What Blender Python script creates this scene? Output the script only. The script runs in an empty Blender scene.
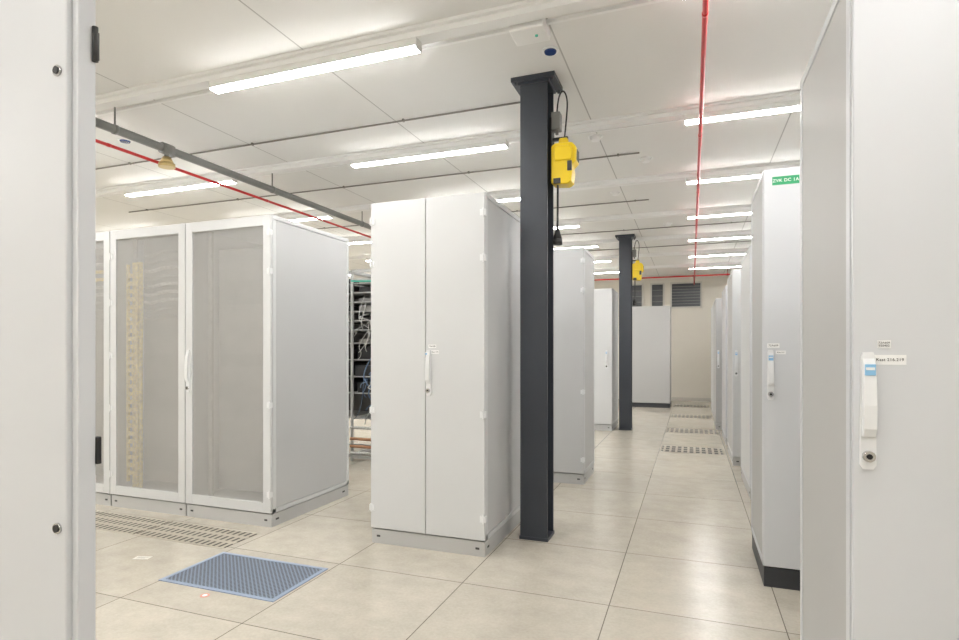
import bpy, bmesh, math, random
from mathutils import Vector, Matrix
random.seed(4)
scene=bpy.context.scene
try: scene.view_settings.view_transform='Standard'
except Exception: pass

# ---------------------------------------------------------------- materials
def newmat(name):
    m=bpy.data.materials.new(name); m.use_nodes=True
    nt=m.node_tree; b=nt.nodes['Principled BSDF']; return m,nt,b
def paint(name,col,rough=.45,var=.015,scale=2,bump=.02,bscale=400,metal=0,spec=.5):
    m,nt,b=newmat(name)
    b.inputs['Roughness'].default_value=rough; b.inputs['Metallic'].default_value=metal
    b.inputs['Specular IOR Level'].default_value=spec
    tc=nt.nodes.new('ShaderNodeTexCoord')
    n=nt.nodes.new('ShaderNodeTexNoise'); n.inputs['Scale'].default_value=scale; n.inputs['Detail'].default_value=4
    nt.links.new(tc.outputs['Object'],n.inputs['Vector'])
    r=nt.nodes.new('ShaderNodeValToRGB')
    r.color_ramp.elements[0].position=.3; r.color_ramp.elements[1].position=.7
    r.color_ramp.elements[0].color=(*[max(0,c*(1-var)) for c in col],1)
    r.color_ramp.elements[1].color=(*[min(1,c*(1+var)) for c in col],1)
    nt.links.new(n.outputs['Fac'],r.inputs['Fac']); nt.links.new(r.outputs['Color'],b.inputs['Base Color'])
    if bump>0:
        n2=nt.nodes.new('ShaderNodeTexNoise'); n2.inputs['Scale'].default_value=bscale
        nt.links.new(tc.outputs['Object'],n2.inputs['Vector'])
        bp=nt.nodes.new('ShaderNodeBump'); bp.inputs['Strength'].default_value=bump; bp.inputs['Distance'].default_value=.002
        nt.links.new(n2.outputs['Fac'],bp.inputs['Height']); nt.links.new(bp.outputs['Normal'],b.inputs['Normal'])
    return m
def emis(name,col,s):
    m,nt,b=newmat(name)
    b.inputs['Emission Color'].default_value=(*col,1); b.inputs['Emission Strength'].default_value=s
    b.inputs['Base Color'].default_value=(*col,1)
    return m
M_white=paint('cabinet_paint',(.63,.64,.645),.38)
M_side=paint('cabinet_pale_grey_shade',(.55,.555,.56),.42)  # same cabinet paint darkened, side shade put into the colour; also one pale cabinet
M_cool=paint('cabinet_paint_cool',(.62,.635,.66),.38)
M_grey=paint('cabinet_grey_and_shade',(.47,.47,.465),.5,spec=.3)  # grey cabinets' own paint, doubling as painted-in shade on other cabinets' aisle sides
M_plinth=paint('plinth_grey',(.50,.50,.495),.5)
M_dark=paint('dark_plinth',(.035,.037,.042),.5)
M_colm=paint('column_paint',(.036,.042,.054),.42,var=.1)
M_black=paint('black_plastic',(.012,.012,.013),.45)
M_red=paint('red_pipe',(.5,.012,.015),.35)
M_pipe=paint('grey_pipe',(.19,.19,.18),.4,var=.2)
M_conduit=paint('conduit_grey',(.20,.19,.17),.5,var=.2)
M_brass=paint('brass',(.55,.42,.2),.35,metal=.8)
M_copper=paint('copper',(.42,.22,.12),.35,metal=.6)
M_steel=paint('steel',(.6,.6,.6),.25,metal=1)
M_yel=paint('yellow_shell',(.82,.58,.01),.35)
M_handle=paint('handle_plastic',(.76,.77,.78),.3,bump=0)
M_lblue=paint('label_blue',(.25,.5,.75),.5,bump=0)
M_lwhite=paint('label_white',(.85,.85,.85),.5,bump=0)
M_lpaper=paint('tag_paper',(.62,.60,.54),.6,bump=0)
M_lgreen=paint('label_green',(.02,.30,.12),.5,bump=0)
M_ink=paint('ink',(.02,.02,.02),.6,bump=0)
M_wall=paint('wall_plaster',(.76,.725,.65),.8)
M_fix=paint('fixture_white',(.78,.78,.76),.5)
M_rail=paint('rail_white',(.86,.86,.85),.5,bump=0)
M_tube=emis('tube_light',(1,.99,.975),65)
M_dev=paint('device_white',(.88,.88,.87),.4)
M_lens=paint('sensor_dark',(.02,.05,.18),.2)
M_srv=paint('server_grey',(.31,.305,.295),.5,var=.1,scale=8)
M_srv2=paint('server_dark',(.28,.275,.265),.45,var=.1,scale=8)
M_dkeq=paint('equipment_dark',(.03,.03,.032),.45)
M_patch=paint('patch_panel',(.38,.37,.345),.5,var=.15,scale=30)
M_ycab=paint('yellow_cable',(.84,.62,.14),.5,var=.3,scale=40)
M_green=paint('green_cable',(.05,.4,.3),.5)
M_ccab=paint('cable_grey',(.5,.5,.48),.5,var=.4,scale=80)
M_bcab=paint('cable_blue_grey',(.12,.19,.30),.5)
M_rackm=paint('rack_metal',(.46,.46,.45),.45)
M_gap=paint('gap_dark',(.06,.06,.06),.7)  # dark fill for door gaps and plinth slots
M_backp=paint('rack_back',(.16,.155,.15),.7)
M_glass=paint('window_pane',(.05,.055,.06),.35,bump=0)
M_wframe=paint('window_frame',(.62,.60,.55),.5)
M_orange=paint('sticker_red',(.6,.25,.2),.6)
M_dgrey=paint('reel_dark',(.035,.035,.035),.5)

# mesh door sheet
m,nt,b=newmat('perforated_sheet'); M_mesh=m
b.inputs['Base Color'].default_value=(.49,.485,.47,1); b.inputs['Roughness'].default_value=.5
tr=nt.nodes.new('ShaderNodeBsdfTransparent'); mx=nt.nodes.new('ShaderNodeMixShader')
tc=nt.nodes.new('ShaderNodeTexCoord'); sp=nt.nodes.new('ShaderNodeSeparateXYZ'); nt.links.new(tc.outputs['Object'],sp.inputs[0])
cb=nt.nodes.new('ShaderNodeCombineXYZ'); nt.links.new(sp.outputs[0],cb.inputs[0]); nt.links.new(sp.outputs[2],cb.inputs[1])
mp=nt.nodes.new('ShaderNodeMapping'); mp.inputs['Rotation'].default_value=(0,0,math.radians(32)); nt.links.new(cb.outputs[0],mp.inputs['Vector'])
vo=nt.nodes.new('ShaderNodeTexVoronoi'); vo.voronoi_dimensions='2D'; vo.inputs['Scale'].default_value=170; vo.inputs['Randomness'].default_value=0
nt.links.new(mp.outputs[0],vo.inputs['Vector'])
mr=nt.nodes.new('ShaderNodeMath'); mr.operation='GREATER_THAN'; mr.inputs[1].default_value=.345
nt.links.new(vo.outputs['Distance'],mr.inputs[0])
nt.links.new(mr.outputs[0],mx.inputs['Fac'])
nt.links.new(tr.outputs[0],mx.inputs[1]); nt.links.new(b.outputs[0],mx.inputs[2])
nt.links.new(mx.outputs[0],nt.nodes['Material Output'].inputs['Surface'])

def mathf(nt):
    L=nt.links;N=nt.nodes
    def math_(op,a,c=None):
        n=N.new('ShaderNodeMath'); n.operation=op
        if isinstance(a,(int,float)): n.inputs[0].default_value=a
        else: L.new(a,n.inputs[0])
        if c is not None:
            if isinstance(c,(int,float)): n.inputs[1].default_value=c
            else: L.new(c,n.inputs[1])
        return n.outputs[0]
    return math_
def grid_mat(name,base,line,x0,px,y0,py,lw,rough,var,nscale,stretch=1,spec=.5,tv=.08,speck=0):
    m,nt,b=newmat(name); b.inputs['Roughness'].default_value=rough; b.inputs['Specular IOR Level'].default_value=spec
    L=nt.links; N=nt.nodes; math_=mathf(nt)
    tc=N.new('ShaderNodeTexCoord'); sp=N.new('ShaderNodeSeparateXYZ'); L.new(tc.outputs['Object'],sp.inputs[0])
    masks=[]; cells=[]
    for out,o,p in ((sp.outputs[0],x0,px),(sp.outputs[1],y0,py)):
        t=math_('DIVIDE',math_('SUBTRACT',out,o),p)
        cells.append(math_('FLOOR',t))
        f=math_('FRACT',t); d=math_('MINIMUM',f,math_('SUBTRACT',1.0,f))
        masks.append(math_('LESS_THAN',math_('MULTIPLY',d,p),lw))
    mask=math_('MAXIMUM',masks[0],masks[1])
    cb=N.new('ShaderNodeCombineXYZ'); L.new(cells[0],cb.inputs[0]); L.new(cells[1],cb.inputs[1])
    wn=N.new('ShaderNodeTexWhiteNoise'); L.new(cb.outputs[0],wn.inputs['Vector'])
    add=N.new('ShaderNodeVectorMath'); add.operation='MULTIPLY_ADD'
    L.new(wn.outputs['Color'],add.inputs[0]); add.inputs[1].default_value=(20,20,20)
    sc=N.new('ShaderNodeVectorMath'); sc.operation='MULTIPLY'; L.new(tc.outputs['Object'],sc.inputs[0]); sc.inputs[1].default_value=(1,stretch,1)
    L.new(sc.outputs[0],add.inputs[2])
    n=N.new('ShaderNodeTexNoise'); n.inputs['Scale'].default_value=nscale; n.inputs['Detail'].default_value=10; n.inputs['Roughness'].default_value=.7
    L.new(add.outputs[0],n.inputs['Vector'])
    r=N.new('ShaderNodeValToRGB'); r.color_ramp.elements[0].position=.35; r.color_ramp.elements[1].position=.65
    r.color_ramp.elements[0].color=(*[c*(1-var) for c in base],1); r.color_ramp.elements[1].color=(*[min(1,c*(1+var)) for c in base],1)
    L.new(n.outputs['Fac'],r.inputs['Fac'])
    bc=N.new('ShaderNodeMix'); bc.data_type='RGBA'; bc.blend_type='MULTIPLY'; bc.inputs['Factor'].default_value=1
    v=math_('ADD',math_('MULTIPLY',wn.outputs['Value'],tv),1-tv*.7)
    if speck:
        n3=N.new('ShaderNodeTexNoise'); n3.inputs['Scale'].default_value=70; n3.inputs['Detail'].default_value=3
        L.new(tc.outputs['Object'],n3.inputs['Vector'])
        v=math_('MULTIPLY',v,math_('ADD',math_('MULTIPLY',n3.outputs['Fac'],speck),1-speck*.5))
    L.new(r.outputs['Color'],bc.inputs['A']); L.new(v,bc.inputs['B'])
    mix=N.new('ShaderNodeMix'); mix.data_type='RGBA'; L.new(mask,mix.inputs['Factor'])
    L.new(bc.outputs['Result'],mix.inputs['A']); mix.inputs['B'].default_value=(*line,1)
    L.new(mix.outputs['Result'],b.inputs['Base Color'])
    return m
M_floor=grid_mat('floor_tiles',(.52,.48,.405),(.16,.145,.12),-.36,.737,2.70,.735,.0023,.20,.08,6,1.15,speck=.22)
M_ceil=grid_mat('ceiling_panels',(.80,.795,.775),(.48,.47,.455),-.7,1.3725,2.755,1.5625,.0045,.8,.008,2,tv=.03)
def slot_mat(name,px,py,fx,fy,base=(.44,.40,.32),hole=(.07,.06,.045)):
    m,nt,b=newmat(name); math_=mathf(nt); L=nt.links;N=nt.nodes; b.inputs['Roughness'].default_value=.4
    tc=N.new('ShaderNodeTexCoord'); sp=N.new('ShaderNodeSeparateXYZ'); L.new(tc.outputs['Object'],sp.inputs[0])
    ms=[]
    for o,p,f in ((0,px,fx),(1,py,fy)):
        fr=math_('FRACT',math_('ADD',math_('DIVIDE',sp.outputs[o],p),.5+100))
        ms.append(math_('LESS_THAN',math_('ABSOLUTE',math_('SUBTRACT',fr,.5)),f/2))
    mk=math_('MULTIPLY',ms[0],ms[1])
    mix=N.new('ShaderNodeMix'); mix.data_type='RGBA'; L.new(mk,mix.inputs['Factor'])
    mix.inputs['A'].default_value=(*base,1); mix.inputs['B'].default_value=(*hole,1)
    L.new(mix.outputs['Result'],b.inputs['Base Color']); return m
M_vent=slot_mat('vent_slots_fine',.0459,.103,.44,.66,base=(.47,.43,.355),hole=(.04,.032,.022))
M_vent2=slot_mat('vent_slots_aisle',.0672,.15,.62,.72,base=(.48,.44,.37),hole=(.012,.011,.01))

def dots_mat(name,base,hole,pitch,rad):
    m,nt,b=newmat(name); L=nt.links;N=nt.nodes; b.inputs['Roughness'].default_value=.45
    tc=N.new('ShaderNodeTexCoord'); vo=N.new('ShaderNodeTexVoronoi'); vo.voronoi_dimensions='2D'
    vo.inputs['Scale'].default_value=1/pitch; vo.inputs['Randomness'].default_value=0
    mp=N.new('ShaderNodeMapping'); mp.inputs['Rotation'].default_value=(0,0,math.radians(45))
    L.new(tc.outputs['Object'],mp.inputs['Vector']); L.new(mp.outputs[0],vo.inputs['Vector'])
    lt=N.new('ShaderNodeMath'); lt.operation='LESS_THAN'; L.new(vo.outputs['Distance'],lt.inputs[0]); lt.inputs[1].default_value=rad
    mix=N.new('ShaderNodeMix'); mix.data_type='RGBA'; L.new(lt.outputs[0],mix.inputs['Factor'])
    mix.inputs['A'].default_value=(*base,1); mix.inputs['B'].default_value=(*hole,1)
    L.new(mix.outputs['Result'],b.inputs['Base Color']); return m
M_bdots=dots_mat('blue_perforated',(.20,.24,.31),(.045,.055,.07),.018,.36)
M_bframe=paint('blue_frame',(.27,.33,.44),.45)

# ---------------------------------------------------------------- helpers
def box(bm,x0,x1,y0,y1,z0,z1,mi=0):
    vs=[bm.verts.new(p) for p in ((x0,y0,z0),(x1,y0,z0),(x1,y1,z0),(x0,y1,z0),(x0,y0,z1),(x1,y0,z1),(x1,y1,z1),(x0,y1,z1))]
    for f in ((0,3,2,1),(4,5,6,7),(0,1,5,4),(1,2,6,5),(2,3,7,6),(3,0,4,7)):
        fc=bm.faces.new([vs[i] for i in f]); fc.material_index=mi
def cyl(bm,c,r,l,axis='z',r2=None,seg=20,mi=0,smooth=True):
    r2=r if r2 is None else r2
    R=Matrix.Identity(4)
    if axis=='x': R=Matrix.Rotation(math.pi/2,4,'Y')
    if axis=='y': R=Matrix.Rotation(math.pi/2,4,'X')
    res=bmesh.ops.create_cone(bm,cap_ends=True,segments=seg,radius1=r,radius2=r2,depth=l,matrix=Matrix.Translation(c)@R)
    fs=set(f for v in res['verts'] for f in v.link_faces)
    for f in fs:
        f.material_index=mi; f.smooth=smooth and len(f.verts)==4
def prof(bm,pts,y0,y1,mi=0):
    a=[bm.verts.new((p[0],y0,p[1])) for p in pts]; b_=[bm.verts.new((p[0],y1,p[1])) for p in pts]
    n=len(pts)
    bm.faces.new(a).material_index=mi; bm.faces.new(b_[::-1]).material_index=mi
    for i in range(n): bm.faces.new((a[i],b_[i],b_[(i+1)%n],a[(i+1)%n])).material_index=mi
def add(name,fn,mats,parent=None,loc=(0,0,0),bevel=0,label=None,cat=None,kind=None,group=None,seg=2,smooth=False):
    bm=bmesh.new(); fn(bm); bmesh.ops.recalc_face_normals(bm,faces=bm.faces[:])
    if smooth:
        for f in bm.faces: f.smooth=True
    me=bpy.data.meshes.new(name); bm.to_mesh(me); bm.free()
    for m in (mats if isinstance(mats,(list,tuple)) else [mats]): me.materials.append(m)
    o=bpy.data.objects.new(name,me); scene.collection.objects.link(o); o.location=loc
    if parent: o.parent=parent
    if bevel:
        md=o.modifiers.new('bevel','BEVEL'); md.width=bevel; md.segments=seg; md.limit_method='ANGLE'; md.harden_normals=smooth
    if label:o['label']=label
    if cat:o['category']=cat
    if kind:o['kind']=kind
    if group:o['group']=group
    return o
def root(name,loc,label,cat,group=None):
    o=bpy.data.objects.new(name,None); o.empty_display_size=.1; scene.collection.objects.link(o); o.location=loc
    o['label']=label; o['category']=cat
    if group:o['group']=group
    return o
def dup(r,loc):
    n=r.copy(); scene.collection.objects.link(n); n.location=loc
    def rec(src,dst):
        for c in list(src.children):
            k=c.copy(); scene.collection.objects.link(k); k.parent=dst; rec(c,k)
    rec(r,n); return n
def tube(name,pts,r,mat,parent=None,label=None,cat=None,group=None,loc=(0,0,0)):
    cu=bpy.data.curves.new(name,'CURVE'); cu.dimensions='3D'; cu.bevel_depth=r; cu.bevel_resolution=3; cu.use_fill_caps=True
    s=cu.splines.new('NURBS' if len(pts)>2 else 'POLY'); s.points.add(len(pts)-1)
    for i,p in enumerate(pts): s.points[i].co=(*p,1)
    if len(pts)>2: s.use_endpoint_u=True; s.order_u=3
    cu.materials.append(mat)
    tmp=bpy.data.objects.new('tmp',cu); scene.collection.objects.link(tmp)
    dg=bpy.context.evaluated_depsgraph_get(); me=bpy.data.meshes.new_from_object(tmp.evaluated_get(dg)); bpy.data.objects.remove(tmp)
    me.name=name
    o=bpy.data.objects.new(name,me); scene.collection.objects.link(o); o.location=loc
    for p in me.polygons: p.use_smooth=True
    if parent:o.parent=parent
    if label:o['label']=label
    if cat:o['category']=cat
    if group:o['group']=group
    return o
def text(name,body,size,loc,mat,parent,center=True):
    cu=bpy.data.curves.new(name,'FONT'); cu.body=body; cu.size=size; cu.extrude=.0002; cu.offset=size*.008
    cu.space_character=1.08
    cu.align_x='CENTER' if center else 'LEFT'; cu.align_y='CENTER'; cu.materials.append(mat)
    tmp=bpy.data.objects.new('tmp',cu); scene.collection.objects.link(tmp)
    dg=bpy.context.evaluated_depsgraph_get(); me=bpy.data.meshes.new_from_object(tmp.evaluated_get(dg)); bpy.data.objects.remove(tmp)
    o=bpy.data.objects.new(name,me); scene.collection.objects.link(o); o.parent=parent; o.location=loc; o.rotation_euler=(math.pi/2,0,0)
    return o

# ---------------------------------------------------------------- room
X0,X1,Y0,Y1,CH=-9.0,3.2,-2.6,14.2,2.90
add('floor',lambda b:box(b,X0,X1,Y0,Y1,-.1,0),M_floor,kind='structure')
add('ceiling',lambda b:box(b,X0,X1,Y0,Y1,CH,CH+.1),M_ceil,kind='structure')
add('wall_back',lambda b:box(b,X0-.1,X1+.1,Y1,Y1+.1,0,CH),M_wall,kind='structure')
add('wall_front',lambda b:box(b,X0-.1,X1+.1,Y0-.1,Y0,0,CH),M_wall,kind='structure')
add('wall_left',lambda b:box(b,X0-.1,X0,Y0,Y1,0,CH),M_wall,kind='structure')
add('wall_right',lambda b:box(b,X1,X1+.1,Y0,Y1,0,CH),M_wall,kind='structure')
add('baseboard_back',lambda b:box(b,X0,X1,Y1-.012,Y1,0,.08),M_wframe,kind='structure')
def window(n,x0,x1,z0,z1,louv):
    def f(b):
        t=.035
        box(b,x0,x1,Y1-.05,Y1-.002,z0,z0+t);box(b,x0,x1,Y1-.05,Y1-.002,z1-t,z1)
        box(b,x0,x0+t,Y1-.05,Y1-.002,z0,z1);box(b,x1-t,x1,Y1-.05,Y1-.002,z0,z1)
        box(b,x0+t,x1-t,Y1-.02,Y1-.002,z0+t,z1-t,1)
        k=louv
        for i in range(k):
            z=z0+t+(z1-z0-2*t)*(i+1)/(k+1)
            box(b,x0+t,x1-t,Y1-.035,Y1-.02,z-.006,z+.006,2)
    add('window_%d'%n,f,[M_wframe,M_glass,M_pipe],kind='structure')
window(1,-.47,.23,2.17,2.78,7); window(2,-.92,-.60,2.17,2.78,3); window(3,-1.42,-1.08,2.17,2.78,3)

rows=[2.755+1.5625*k for k in range(-3,7)]
for i,y in enumerate(rows):
    if y<Y0+.3 or y>Y1-.3: continue
    def f(b,y=y):
        box(b,X0,X1,y-.065,y+.065,CH-.016,CH)
        box(b,X0,X1,y-.038,y+.038,CH-.047,CH-.016)
    add('trim_%d'%(i+1),f,M_rail,kind='structure')
for i,y in enumerate([r+.13 for r in rows if Y0+.3<r<Y1-.3]):
    add('trim_%d'%(i+20),lambda b,y=y:box(b,X0,X1,y,y+.022,CH-.018,CH),M_rail,kind='structure')

# ceiling lights
L0=root('ceiling_light',(-2.085,rows[3],CH-.047),'slim white linear ceiling lamp, lit, fixed to ceiling rail','ceiling light','linear lamps on the ceiling rails')
def lh(b):
    box(b,-.715,.715,-.034,.034,-.023,0)
    for s in (-1,1):  # side and end lips added to keep lamp light off the ceiling
        box(b,-.715,.715,min(s*.034,s*.031),max(s*.034,s*.031),-.042,-.023)
        box(b,min(s*.715,s*.706),max(s*.715,s*.706),-.031,.031,-.051,-.023)
add('lamp_housing',lh,M_fix,L0)
add('lamp_diffuser',lambda b:(box(b,-.705,.705,-.0305,.0305,-.0505,-.0235)),M_tube,L0)
for y in rows:
    if y<Y0+.3 or y>Y1-.3: continue
    for x in (-7.575,-4.83,-2.085,.665):
        if abs(y-rows[3])<.01 and x==-2.085: continue
        dup(L0,(x,y,CH-.047))

# pipes
def pipe_run(lbl,x,y0,y1,z,r,mat,step=1.5625,off=.7,drop=True):
    R=root('ceiling_pipe',(x,y0,z),lbl,'pipe')
    tube('pipe',[(0,0,0),(0,y1-y0,0)],r,mat,R)
    y=y0+off
    while y<y1:
        def f(b,y=y):
            if drop: box(b,-.003,.003,y-y0-.005,y-y0+.005,r*.8,CH-z)
            cyl(b,(0,y-y0,0),r*1.12,.025,'y')
        add('pipe_clamp',f,mat,R); y+=step
    return R
pipe_run('thin red fire suppression pipe hung under the ceiling',.058,Y0,Y1,2.72,.0125,M_red,drop=False)
pipe_run('thin red pipe running beside a thicker grey pipe',-3.76,Y0,11,2.60,.0115,M_red,drop=False)
GP=pipe_run('thick dark grey conduit hung under the ceiling',-3.70,Y0,11,2.70,.030,M_pipe)
R=root('ceiling_pipe',(-3.5,12.9,2.76),'red pipe crossing the aisle near the end wall','pipe')
tube('pipe',[(0,0,0),(6.2,0,0)],.015,M_red,R)
for xx in (.4,2.2,4.2,5.8): add('pipe_clamp',lambda b:(box(b,xx-.005,xx+.005,-.005,.005,.01,CH-2.76),cyl(b,(xx,0,0),.022,.03,'x')),M_red,R)
for (y,xa,xb) in ((3.76,-6.5,-1.02),(5.08,-6.5,-.42),(6.7,-6.5,-.45),(8.3,-4,1.2),(9.8,-4,1.8)):
    R=root('cable_conduit',(xa,y,CH-.012),'thin dark conduit clipped across the white ceiling','conduit','thin conduits across the ceiling')
    tube('conduit_tube',[(0,0,0),(xb-xa,0,0)],.0062,M_conduit,R)
    k=.3
    while k<xb-xa:
        add('conduit_clip',lambda b:box(b,k-.006,k+.006,-.011,.011,-.0075,.012),M_conduit,R); k+=1.4
yn=3.20-Y0
add('nozzle_stem',lambda b:(cyl(b,(0,0,-.03),.018,.08),cyl(b,(0,0,0),.042,.09,'y')),M_pipe,GP,loc=(0,yn,0))
add('discharge_nozzle',lambda b:(cyl(b,(0,0,-.085),.052,.05,r2=.028),cyl(b,(0,0,-.122),.058,.028)),M_brass,GP,loc=(0,yn,0),label='brass discharge nozzle')
def sensor(x,y,z,label,mat=M_lens,r=.032,flat=True):
    R=root('ceiling_sensor',(x,y,z),label,'sensor')
    add('sensor_base',lambda b:cyl(b,(0,0,-.003),r*1.35,.006,seg=28),M_dev,R)
    if flat: add('sensor_lens',lambda b:(cyl(b,(0,0,-.010),r*.9,.010,r2=r,seg=28),),mat,R)
    else: add('sensor_lens',lambda b:(cyl(b,(0,0,-.02),r*.75,.03,r2=r),),mat,R)
sensor(-.755,3.19,CH,'round ceiling sensor with dark blue lens',r=.036)
sensor(-4.33,3.35,CH,'round ceiling sensor with dark blue lens',r=.04)
for x,y in ((-.72,4.60),(-.38,5.28),(-.77,6.3),(-.3,8.1)):
    sensor(x,y,CH,'white round smoke detector on the ceiling',M_dev,.045,False)
R=root('ceiling_box',(-.79,2.92,CH-.0),'white rectangular wireless box mounted on ceiling rail','ceiling device')
add('box_housing',lambda b:box(b,-.10,.085,-.10,.06,-.062,0),M_dev,R,bevel=.008)
add('indicator_lamp',lambda b:cyl(b,(.03,-.02,-.064),.008,.008),M_green,R)

# ---------------------------------------------------------------- columns
def column(y):
    R=root('steel_column',(-.925,y,0),'dark grey painted steel column from floor to ceiling','column','steel columns')
    w=.0875
    add('shaft',lambda b:(box(b,-w,w,-w,-w+.014,0,CH-.012),box(b,-w,w,w-.014,w,0,CH-.012),box(b,-.006,w-.05,-w+.014,w-.014,0,CH-.012)),M_colm,R,bevel=.002)
    add('base_trim',lambda b:box(b,-w-.004,w+.004,-w-.004,w+.004,0,.02),M_colm,R)
    def cap(b):
        box(b,-.14,.14,-.12,.12,CH-.028,CH)
        box(b,-.10,.10,-.10,.10,CH-.045,CH-.028)
        for sx in(-1,1):
            for sy in (-1,1): cyl(b,(sx*.118,sy*.10,CH-.037),.011,.016,seg=6)
    add('cap_plate',cap,M_colm,R,bevel=.002)
column(3.545); column(8.77)
def reel(y,lbl):
    x=-.925+.0875
    R=root('cable_reel',(x,y,2.23),lbl,'cable reel','retractable reels on columns')
    def shell(b):
        prof(b,[(.014,.0),(.115,-.01),(.140,.008),(.148,.07),(.143,.105),(.170,.13),(.172,.215),(.145,.248),(.04,.252),(.014,.235)],-.055,.055)
        prof(b,[(.05,.245),(.12,.245),(.11,.29),(.06,.29)],-.028,.028)
        prof(b,[(.035,.135),(.145,.135),(.15,.16),(.15,.20),(.13,.228),(.05,.228),(.035,.21)],-.068,-.05)
    add('reel_shell',shell,M_yel,R,bevel=.010,seg=4)
    add('reel_hub',lambda b:box(b,.118,.146,-.066,-.050,.07,.130),M_dgrey,R,bevel=.003)
    add('vent_slot',lambda b:box(b,.165,.1745,-.032,.032,.14,.205),M_dgrey,R)
    add('lower_guide',lambda b:box(b,.03,.075,-.062,-.05,-.004,.03),M_dgrey,R,bevel=.003)
    add('wall_bracket',lambda b:(box(b,0,.014,-.04,.04,.03,.42),box(b,0,.11,-.012,.012,.283,.30),box(b,0,.03,-.02,.02,.10,.15)),M_black,R)
    add('junction_box',lambda b:(box(b,.01,.065,-.035,.035,.345,.455),cyl(b,(.04,0,.335),.01,.03)),M_pipe,R,bevel=.004)
    tube('power_cord',[(.04,0,.455),(.045,0,.55),(.08,-.01,.60),(.11,-.02,.54),(.11,-.02,.45),(.09,-.01,.285)],.005,M_black,R)
    tube('hanging_cord',[(.05,-.02,.0),(.05,-.02,-.10),(.048,-.02,-.28)],.007,M_black,R)
    add('cord_plug',lambda b:(cyl(b,(.048,-.02,-.31),.030,.07,r2=.010),cyl(b,(.048,-.02,-.36),.030,.035)),M_black,R)
reel(3.55,'yellow retractable cable reel with hanging black cord on column')
reel(8.77,'yellow retractable cable reel on the farther dark column')

# ---------------------------------------------------------------- cabinets
def handle(parent,x,y,ztop,length=.27,lab=1):
    def f(b):
        w=.016; z0=ztop-length
        prof(b,[(x-w,z0+.01),(x-w+.006,z0),(x+w-.006,z0),(x+w,z0+.01),(x+w*.85,ztop-.01),(x+w*.6,ztop),(x-w*.6,ztop),(x-w*.85,ztop-.01)],y-.008,y,0)
        ys=[.012,.022,.028,.026,.018]
        zs=[ztop-.015,ztop-.05,ztop-length*.45,ztop-length*.65,z0+.075]
        for i in range(4):
            w0=.012
            v=[b.verts.new(p) for p in ((x-w0,y-.006,zs[i]),(x+w0,y-.006,zs[i]),(x+w0,y-.006,zs[i+1]),(x-w0,y-.006,zs[i+1]),
               (x-w0,y-ys[i],zs[i]),(x+w0,y-ys[i],zs[i]),(x+w0,y-ys[i+1],zs[i+1]),(x-w0,y-ys[i+1],zs[i+1]))]
            for q in ((4,5,6,7),(0,4,7,3),(1,2,6,5)): b.faces.new([v[k] for k in q])
            if i==0:b.faces.new([v[k] for k in (0,1,5,4)])
            if i==3:b.faces.new([v[k] for k in (3,7,6,2)])
        cyl(b,(x,y-.012,z0+.03),.0125,.012,'y',mi=1); cyl(b,(x,y-.0185,z0+.03),.006,.004,'y',mi=3,seg=12)
        if lab==1: 
            box(b,x-.0105,x+.0105,y-.0245,y-.0235,ztop-.052,ztop-.027,2); box(b,x-.0085,x+.0085,y-.0250,y-.0244,ztop-.040,ztop-.034,4)
        if lab==2:
            box(b,x-.012,x+.012,y-.0235,y-.0225,ztop-.030,ztop-.012,4); box(b,x-.012,x+.0,y-.0245,y-.0232,ztop-.028,ztop-.018,2)
    return add('handle',f,[M_handle,M_steel,M_lblue,M_black,M_lwhite],parent,bevel=.0012,label='white swing handle with steel lock')
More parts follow.
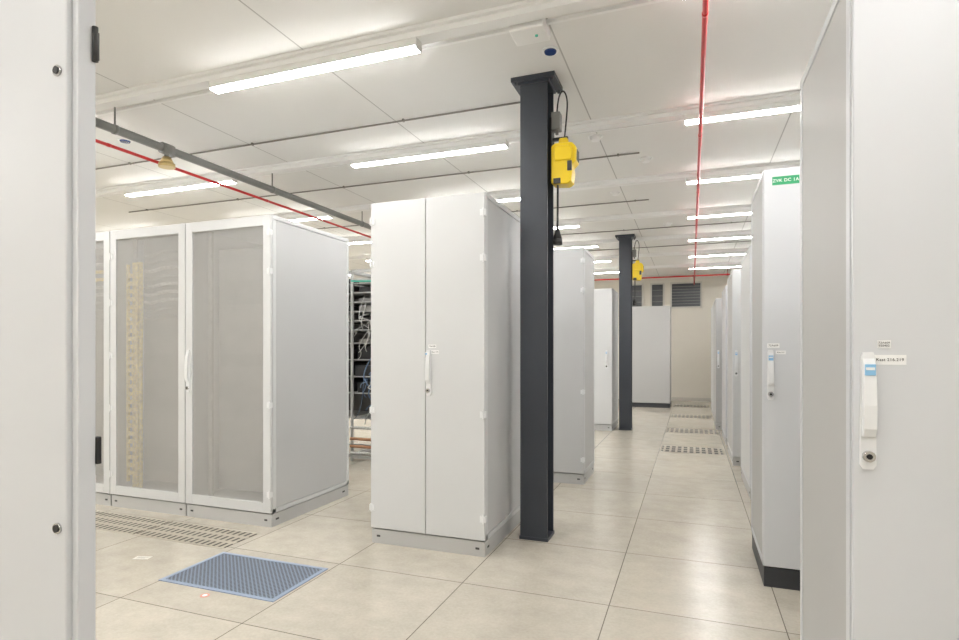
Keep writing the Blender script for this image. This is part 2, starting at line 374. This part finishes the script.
def cabinet(x0,x1,y0,y1,H,label,leaves=1,hx=None,mesh=False,mat=M_white,pl=M_plinth,plh=.09,group='tall server cabinets',hl=.27,htop=1.19,handles=True,hingez=(1.98,1.72,.82,.22),inside=None,slots=True,lab=1,hs=(-1,1),sidemat=None):
    w=x1-x0; d=y1-y0; cx=(x0+x1)/2; h=w/2
    R=root('server_cabinet',(cx,y0,0),label,'server cabinet',group)
    p=.034
    def frame(b):
        for sx in (-1,1):
            xa,xb=(-h,-h+p) if sx<0 else (h-p,h)
            box(b,xa,xb,.022,.022+p,plh,H-.03); box(b,xa,xb,d-p,d,plh,H-.03)
        box(b,-h,h,.022,d,plh,plh+.03)
        if not mesh: box(b,-h+.02,h-.02,.03,d-.01,plh+.03,H-.03)
        else:
            box(b,-h+.02,h-.02,d-.03,d-.01,plh+.03,H-.03)
    add('body',frame,mat,R,bevel=.002)
    add('roof',lambda b:box(b,-h,h,.022,d,H-.03,H),mat,R,bevel=.004)
    for sx in (-1,1):
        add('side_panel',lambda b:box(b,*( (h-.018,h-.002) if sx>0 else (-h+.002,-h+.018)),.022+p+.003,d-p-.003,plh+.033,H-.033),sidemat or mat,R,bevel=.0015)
    def plf(b):
        box(b,-h+.004,h-.004,.012,d-.004,0,plh-.004)
        if slots and pl is not M_dark:
            for k in (-1,1):
                box(b,k*(h-.05)-.012,k*(h-.05)+.012,.0105,.0125,plh*.5-.006,plh*.5+.006,1)
                box(b,h-.0045,h-.003,d/2+k*(d/2-.07)-.016,d/2+k*(d/2-.07)+.016,plh*.5-.006,plh*.5+.006,1)
                box(b,-h+.003,-h+.0045,d/2+k*(d/2-.07)-.016,d/2+k*(d/2-.07)+.016,plh*.5-.006,plh*.5+.006,1)
    add('plinth',plf,[pl,M_gap],R,bevel=.0)
    add('door_backing',lambda b:box(b,-h+.015,h-.015,.019,.023,plh+.012,H-.015),M_gap,R) if not mesh else None  # dark sheet behind the leaves, seen through the door gaps
    lw=w/leaves
    for i in range(leaves):
        a=-h+i*lw+.002; c=a+lw-.004; za,zb=plh+.006,H-.006
        if mesh:
            fr=.062
            D=add('door',lambda b:(box(b,a,a+fr,0,.019,za,zb),box(b,c-fr,c,0,.019,za,zb),box(b,a+fr,c-fr,0,.019,za,za+fr*1.1),box(b,a+fr,c-fr,0,.019,zb-fr*1.1,zb)),mat,R,bevel=.002)
            def sheet(b):
                vs=[b.verts.new(p) for p in ((a+fr,.009,za+fr*1.1),(c-fr,.009,za+fr*1.1),(c-fr,.009,zb-fr*1.1),(a+fr,.009,zb-fr*1.1))]; b.faces.new(vs)
            add('perforated_sheet',sheet,M_mesh,D,label='fine perforated grey metal sheet')
        else:
            D=add('door',lambda b:box(b,a,c,0,.018,za,zb),mat,R,bevel=.003)
        if (handles and i==leaves-1) or (handles and leaves==1):
            hxx=(hx if hx is not None else 0)
            handle(D,hxx,0,htop,hl,lab)
    ex=.006 if not mesh else 0
    for sx in hs:
        if leaves==1 and hx is not None and ((hx<0 and sx<0) or (hx>0 and sx>0)): continue
        for z in hingez:
            add('hinge',lambda b:(box(b,*((h-.03,h+ex) if sx>0 else (-h-ex,-h+.03)),-.004,.02,z-.018,z+.018),cyl(b,(sx*(h-.008),-.004,z),.006,.05,'z',seg=10)),M_handle,R,bevel=.001)
    if inside: inside(R,h,d,H,plh)
    return R

def gear(seed,yellow):
    def f(R,h,d,H,plh):
        rnd=random.Random(seed)
        add('mounting_rail',lambda b:(box(b,-h+.09,-h+.12,.12,.14,plh+.04,H-.05),box(b,h-.12,h-.09,.12,.14,plh+.04,H-.05)),M_patch,R)
        z=plh+.08
        while z<H-.2:
            hh=rnd.choice((.09,.135,.18,.27)); 
            kind=rnd.random()
            mt=M_srv if kind<.7 else M_srv2
            add('server_unit',lambda b:(box(b,-h+.12,h-.12,.19,.19+.5,z,z+hh)),mt,R)
            z+=hh
        if yellow:
            def ladder(b):
                box(b,-h+.108,-h+.122,.05,.07,plh+.1,H-.26); box(b,-h+.208,-h+.222,.05,.07,plh+.1,H-.26)
                z=plh+.15
                while z<H-.30:
                    box(b,-h+.122,-h+.208,.052,.068,z,z+.030); z+=.060
            add('cable_ladder',ladder,M_ycab,R)
            for k in range(4):
                xx=-h+.128+.024*k
                tube('cable_bundle',[(xx,.10,plh+.05),(xx+.010*rnd.random(),.10,.6),(xx-.012*rnd.random(),.10,1.1),(xx+.012*rnd.random(),.10,1.5),(xx,.10,H-.24)],.013,M_ycab,R)
            for k in range(9):
                zz=1.44+.06*k
                tube('patch_cable',[(-h+.2,.14,zz),(-.1,.10,zz-.025),(.1,.10,zz+.02),(h-.13,.15,zz)],.013,rnd.choice((M_ycab,M_ccab,M_ccab,M_srv)),R)
    return f
CC=cabinet(-1.858,-1.107,3.065,3.985,2.1,'white two-door cabinet with swing handle beside dark column',leaves=2,hx=.022,lab=2,sidemat=M_side)
G2='mesh-door cabinets in a row'
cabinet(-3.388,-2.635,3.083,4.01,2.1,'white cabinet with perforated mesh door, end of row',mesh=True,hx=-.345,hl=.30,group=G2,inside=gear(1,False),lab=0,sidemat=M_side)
cabinet(-4.145,-3.392,3.083,4.01,2.1,'white mesh-door cabinet with yellow cabling inside',mesh=True,handles=False,hs=(-1,),hingez=(1.9,1.55,1.15,.75,.25),group=G2,inside=gear(2,True),lab=0)
cabinet(-4.902,-4.149,3.083,4.01,2.1,'white mesh-door cabinet partly hidden at row end',mesh=True,handles=False,hs=(),group=G2,inside=gear(3,True),lab=0)
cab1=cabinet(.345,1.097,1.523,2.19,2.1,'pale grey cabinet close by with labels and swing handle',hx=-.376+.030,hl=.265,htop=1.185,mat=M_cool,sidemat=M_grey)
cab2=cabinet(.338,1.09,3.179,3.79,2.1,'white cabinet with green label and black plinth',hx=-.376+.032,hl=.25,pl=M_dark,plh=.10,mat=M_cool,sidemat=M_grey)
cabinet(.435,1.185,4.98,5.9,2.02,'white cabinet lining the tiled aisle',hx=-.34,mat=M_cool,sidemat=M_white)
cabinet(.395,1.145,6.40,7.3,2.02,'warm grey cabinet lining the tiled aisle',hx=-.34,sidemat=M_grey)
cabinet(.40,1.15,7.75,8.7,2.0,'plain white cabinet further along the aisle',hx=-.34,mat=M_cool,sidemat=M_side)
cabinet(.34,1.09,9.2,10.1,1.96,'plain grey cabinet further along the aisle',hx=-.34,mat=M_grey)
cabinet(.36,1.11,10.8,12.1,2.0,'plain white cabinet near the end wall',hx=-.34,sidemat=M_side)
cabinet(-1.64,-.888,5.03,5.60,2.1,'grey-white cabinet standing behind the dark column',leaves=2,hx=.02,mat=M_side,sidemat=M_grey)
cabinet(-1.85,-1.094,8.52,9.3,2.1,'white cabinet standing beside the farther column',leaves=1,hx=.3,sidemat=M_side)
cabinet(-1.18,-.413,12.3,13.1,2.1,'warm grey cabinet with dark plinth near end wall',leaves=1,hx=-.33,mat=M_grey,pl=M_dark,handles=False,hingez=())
def plate(R,x,z,w,hh,mat,txt=None,size=.01,ink=M_ink):
    P=add('label_plate',lambda b:box(b,-w/2,w/2,-.0008,0,-hh/2,hh/2),mat,R,loc=(x,0,z))
    if txt: text('label_text',txt,size,(0,-.0011,0),ink,P)
plate(cab2,-.376+.100,2.033,.120,.042,M_lgreen,'ZVK DC 1A',.0215,M_lwhite)
plate(cab2,-.376+.045,1.212,.055,.022,M_lwhite,'72A609',.013)
plate(cab2,-.376+.078,1.178,.045,.018,M_lwhite,'Kast 217',.0085)
plate(cab1,-.376+.073,1.168,.062,.022,M_lwhite,'Kast 216.219',.0092)
plate(cab1,-.376+.062,1.203,.026,.018,M_lwhite,'72A609\n950402',.0065)
plate(CC,.062,1.178,.05,.022,M_lwhite,'Kast 215',.011)
plate(CC,.045,1.212,.05,.020,M_lwhite,'72A608',.012)

# near door leaf
R=root('cabinet_door',(-1.222,.826,0),'open white cabinet door leaf with screw holes and hinge','cabinet door')
def leaf(b):
    box(b,-.62,-.018,0,.030,.0,2.2); box(b,-.62,0,.012,.052,0.0,2.2)
add('door_leaf',leaf,M_cool,R,bevel=.004)
def knob(z):
    add('fixing_screw',lambda b:(cyl(b,(-.044,-.002,z),.0115,.005,'y',mi=0),cyl(b,(-.044,-.004,z),.008,.005,'y',mi=1)),[M_steel,M_black],R)
knob(1.785); knob(.81)
add('hinge',lambda b:(cyl(b,(.006,.045,1.855),.006,.075,'z'),box(b,-.03,.004,.046,.056,1.825,1.885)),M_dgrey,R)
add('latch',lambda b:(box(b,-.008,.006,.050,.060,.94,1.0),),M_black,R,bevel=.002)

# ---------------------------------------------------------------- open rack in the gap
def orack(x0,x1,y,lbl,seed):
    R=root('open_rack',((x0+x1)/2,y,0),lbl,'equipment rack'); h=(x1-x0)/2; H=2.05; rnd=random.Random(seed)
    def fr(b):
        for sx in (-h,h-.022):
            for yy in (0,.66): box(b,sx,sx+.022,yy,yy+.03,0,H)
        for z in (.03,H-.03):
            box(b,-h,h,0,.03,z,z+.03); box(b,-h,h,.66,.69,z,z+.03)
            box(b,-h,-h+.022,0,.7,z,z+.03); box(b,h-.022,h,0,.7,z,z+.03)
    add('frame',fr,M_rackm,R,bevel=.002)
    add('rear_panel',lambda b:box(b,-h+.022,h-.022,.675,.685,.42,H-.03),M_backp,R)
    for z in (.45,.72,.90,1.08,1.26,1.40,1.50,1.60,1.70,1.80,1.90):
        add('shelf',lambda b:box(b,-h+.005,h-.005,.03,.67,z,z+.010),M_rackm,R)
        mid=.7<z<1.2
        n=2 if mid else rnd.choice((2,3,4)); ww=(2*h-.06)/n
        for k in range(n):
            if not mid and rnd.random()<.3: continue
            if z==.45 and k: continue
            hh=rnd.uniform(.10,.155) if mid else rnd.uniform(.02,.07); a=-h+.03+k*ww
            mt=M_dkeq if mid else rnd.choice((M_srv2,M_dkeq,M_patch,M_srv))
            yy=rnd.uniform(.04,.10) if mid else .12
            add('equipment_unit',lambda b:(box(b,a,a+ww-.012,yy,.55,z+.010,z+.010+hh),box(b,a+.015,a+ww-.03,yy-.006,yy,z+.016,z+hh)),mt,R,bevel=.003)
    cl=lambda v:max(-h+.02,min(h-.02,v))
    for k in range(44):
        xx=rnd.uniform(-h+.10,h-.10); up=rnd.random()<.4; za=rnd.uniform(1.3,1.9) if up else rnd.uniform(.6,1.25); zb=max(.08,za-rnd.uniform(.1,.5))
        tube('cable',[(xx,.05,za),(cl(xx+rnd.uniform(-.12,.12)),-.02,(za+zb)/2),(xx-.03,-.01,zb+.05),(cl(xx+rnd.uniform(-.15,.15)),.04,zb)],rnd.uniform(.003,.006),rnd.choice((M_ccab,M_black,M_ccab)) if up else rnd.choice((M_bcab,M_bcab,M_bcab,M_ccab,M_black)),R)
    tube('cable',[(-h+.01,.0,H-.12),(0,-.03,H-.15),(h-.01,.0,H-.12)],.010,M_green,R)
    for z in (.09,.16,.24,.36): tube('floor_pipe',[(-h,.0,z),(h,.0,z)],.016,M_ccab if z in (.09,.36) else M_copper,R)
orack(-4.27,-3.47,5.25,'open metal rack crowded with devices and cables',1)
orack(-3.43,-2.63,5.25,'open metal rack with black devices and loose cables',2)
# ---------------------------------------------------------------- floor vents
def slots_grille(x0,x1,y0,y1,lbl,mat,grp):
    w=x1-x0; d=y1-y0
    add('floor_vent',lambda b:box(b,-w/2,w/2,-d/2,d/2,0.0003,.002),mat,None,loc=((x0+x1)/2,(y0+y1)/2,0),label=lbl,cat='floor vent',group=grp)
slots_grille(-3.365,-2.63,2.66,2.97,'beige slotted floor vent before mesh cabinets',M_vent,'slotted floor vents')
slots_grille(-4.12,-3.385,2.66,2.97,'beige slotted floor vent before mesh cabinets',M_vent,'slotted floor vents')
for y in (7.23,8.92,10.87,12.9):
    slots_grille(-.336,.336,y-.225,y+.225,'slotted floor vent set in the aisle tiles',M_vent2,'slotted floor vents in the aisle')
R=root('floor_grate',(-2.215,2.398,0),'blue-grey perforated steel floor plate lying on tiles','floor grate')
add('grate_frame',lambda b:(box(b,-.365,.365,-.218,-.195,0,.004),box(b,-.365,.365,.195,.218,0,.004),box(b,-.365,-.342,-.195,.195,0,.004),box(b,.342,.365,-.195,.195,0,.004)),M_bframe,R)
add('grate_sheet',lambda b:box(b,-.342,.342,-.195,.195,0.0005,.003),M_bdots,R)
o=add('paper_note',lambda b:(box(b,-.045,.045,-.024,.024,0.0005,.0015),box(b,-.03,.02,-.008,-.003,0.0015,.0018,1),box(b,-.03,.03,.006,.010,0.0015,.0018,1)),[M_lpaper,M_pipe],loc=(-2.945,2.385,0),label='small white paper slip lying on the floor',cat='paper')
o.rotation_euler=(0,0,.3)
add('floor_sticker',lambda b:(cyl(b,(0,0,.001),.022,.001),cyl(b,(0,0,.0018),.012,.0008,mi=1)),[M_orange,M_lwhite],loc=(-2.21,2.125,0),label='small round red sticker on floor tile',cat='sticker')

# ---------------------------------------------------------------- camera/world
cam=bpy.data.cameras.new('camera'); co=bpy.data.objects.new('camera',cam); scene.collection.objects.link(co)
co.location=(0,0,1.19); co.rotation_euler=(math.pi/2,0,math.radians(20.4))
cam.sensor_width=36; cam.lens=570/959*36; cam.shift_y=30/959; cam.clip_start=.05
scene.camera=co
w=bpy.data.worlds.new('world'); scene.world=w; w.use_nodes=True
w.node_tree.nodes['Background'].inputs[0].default_value=(.9,.92,1,1); w.node_tree.nodes['Background'].inputs[1].default_value=.5
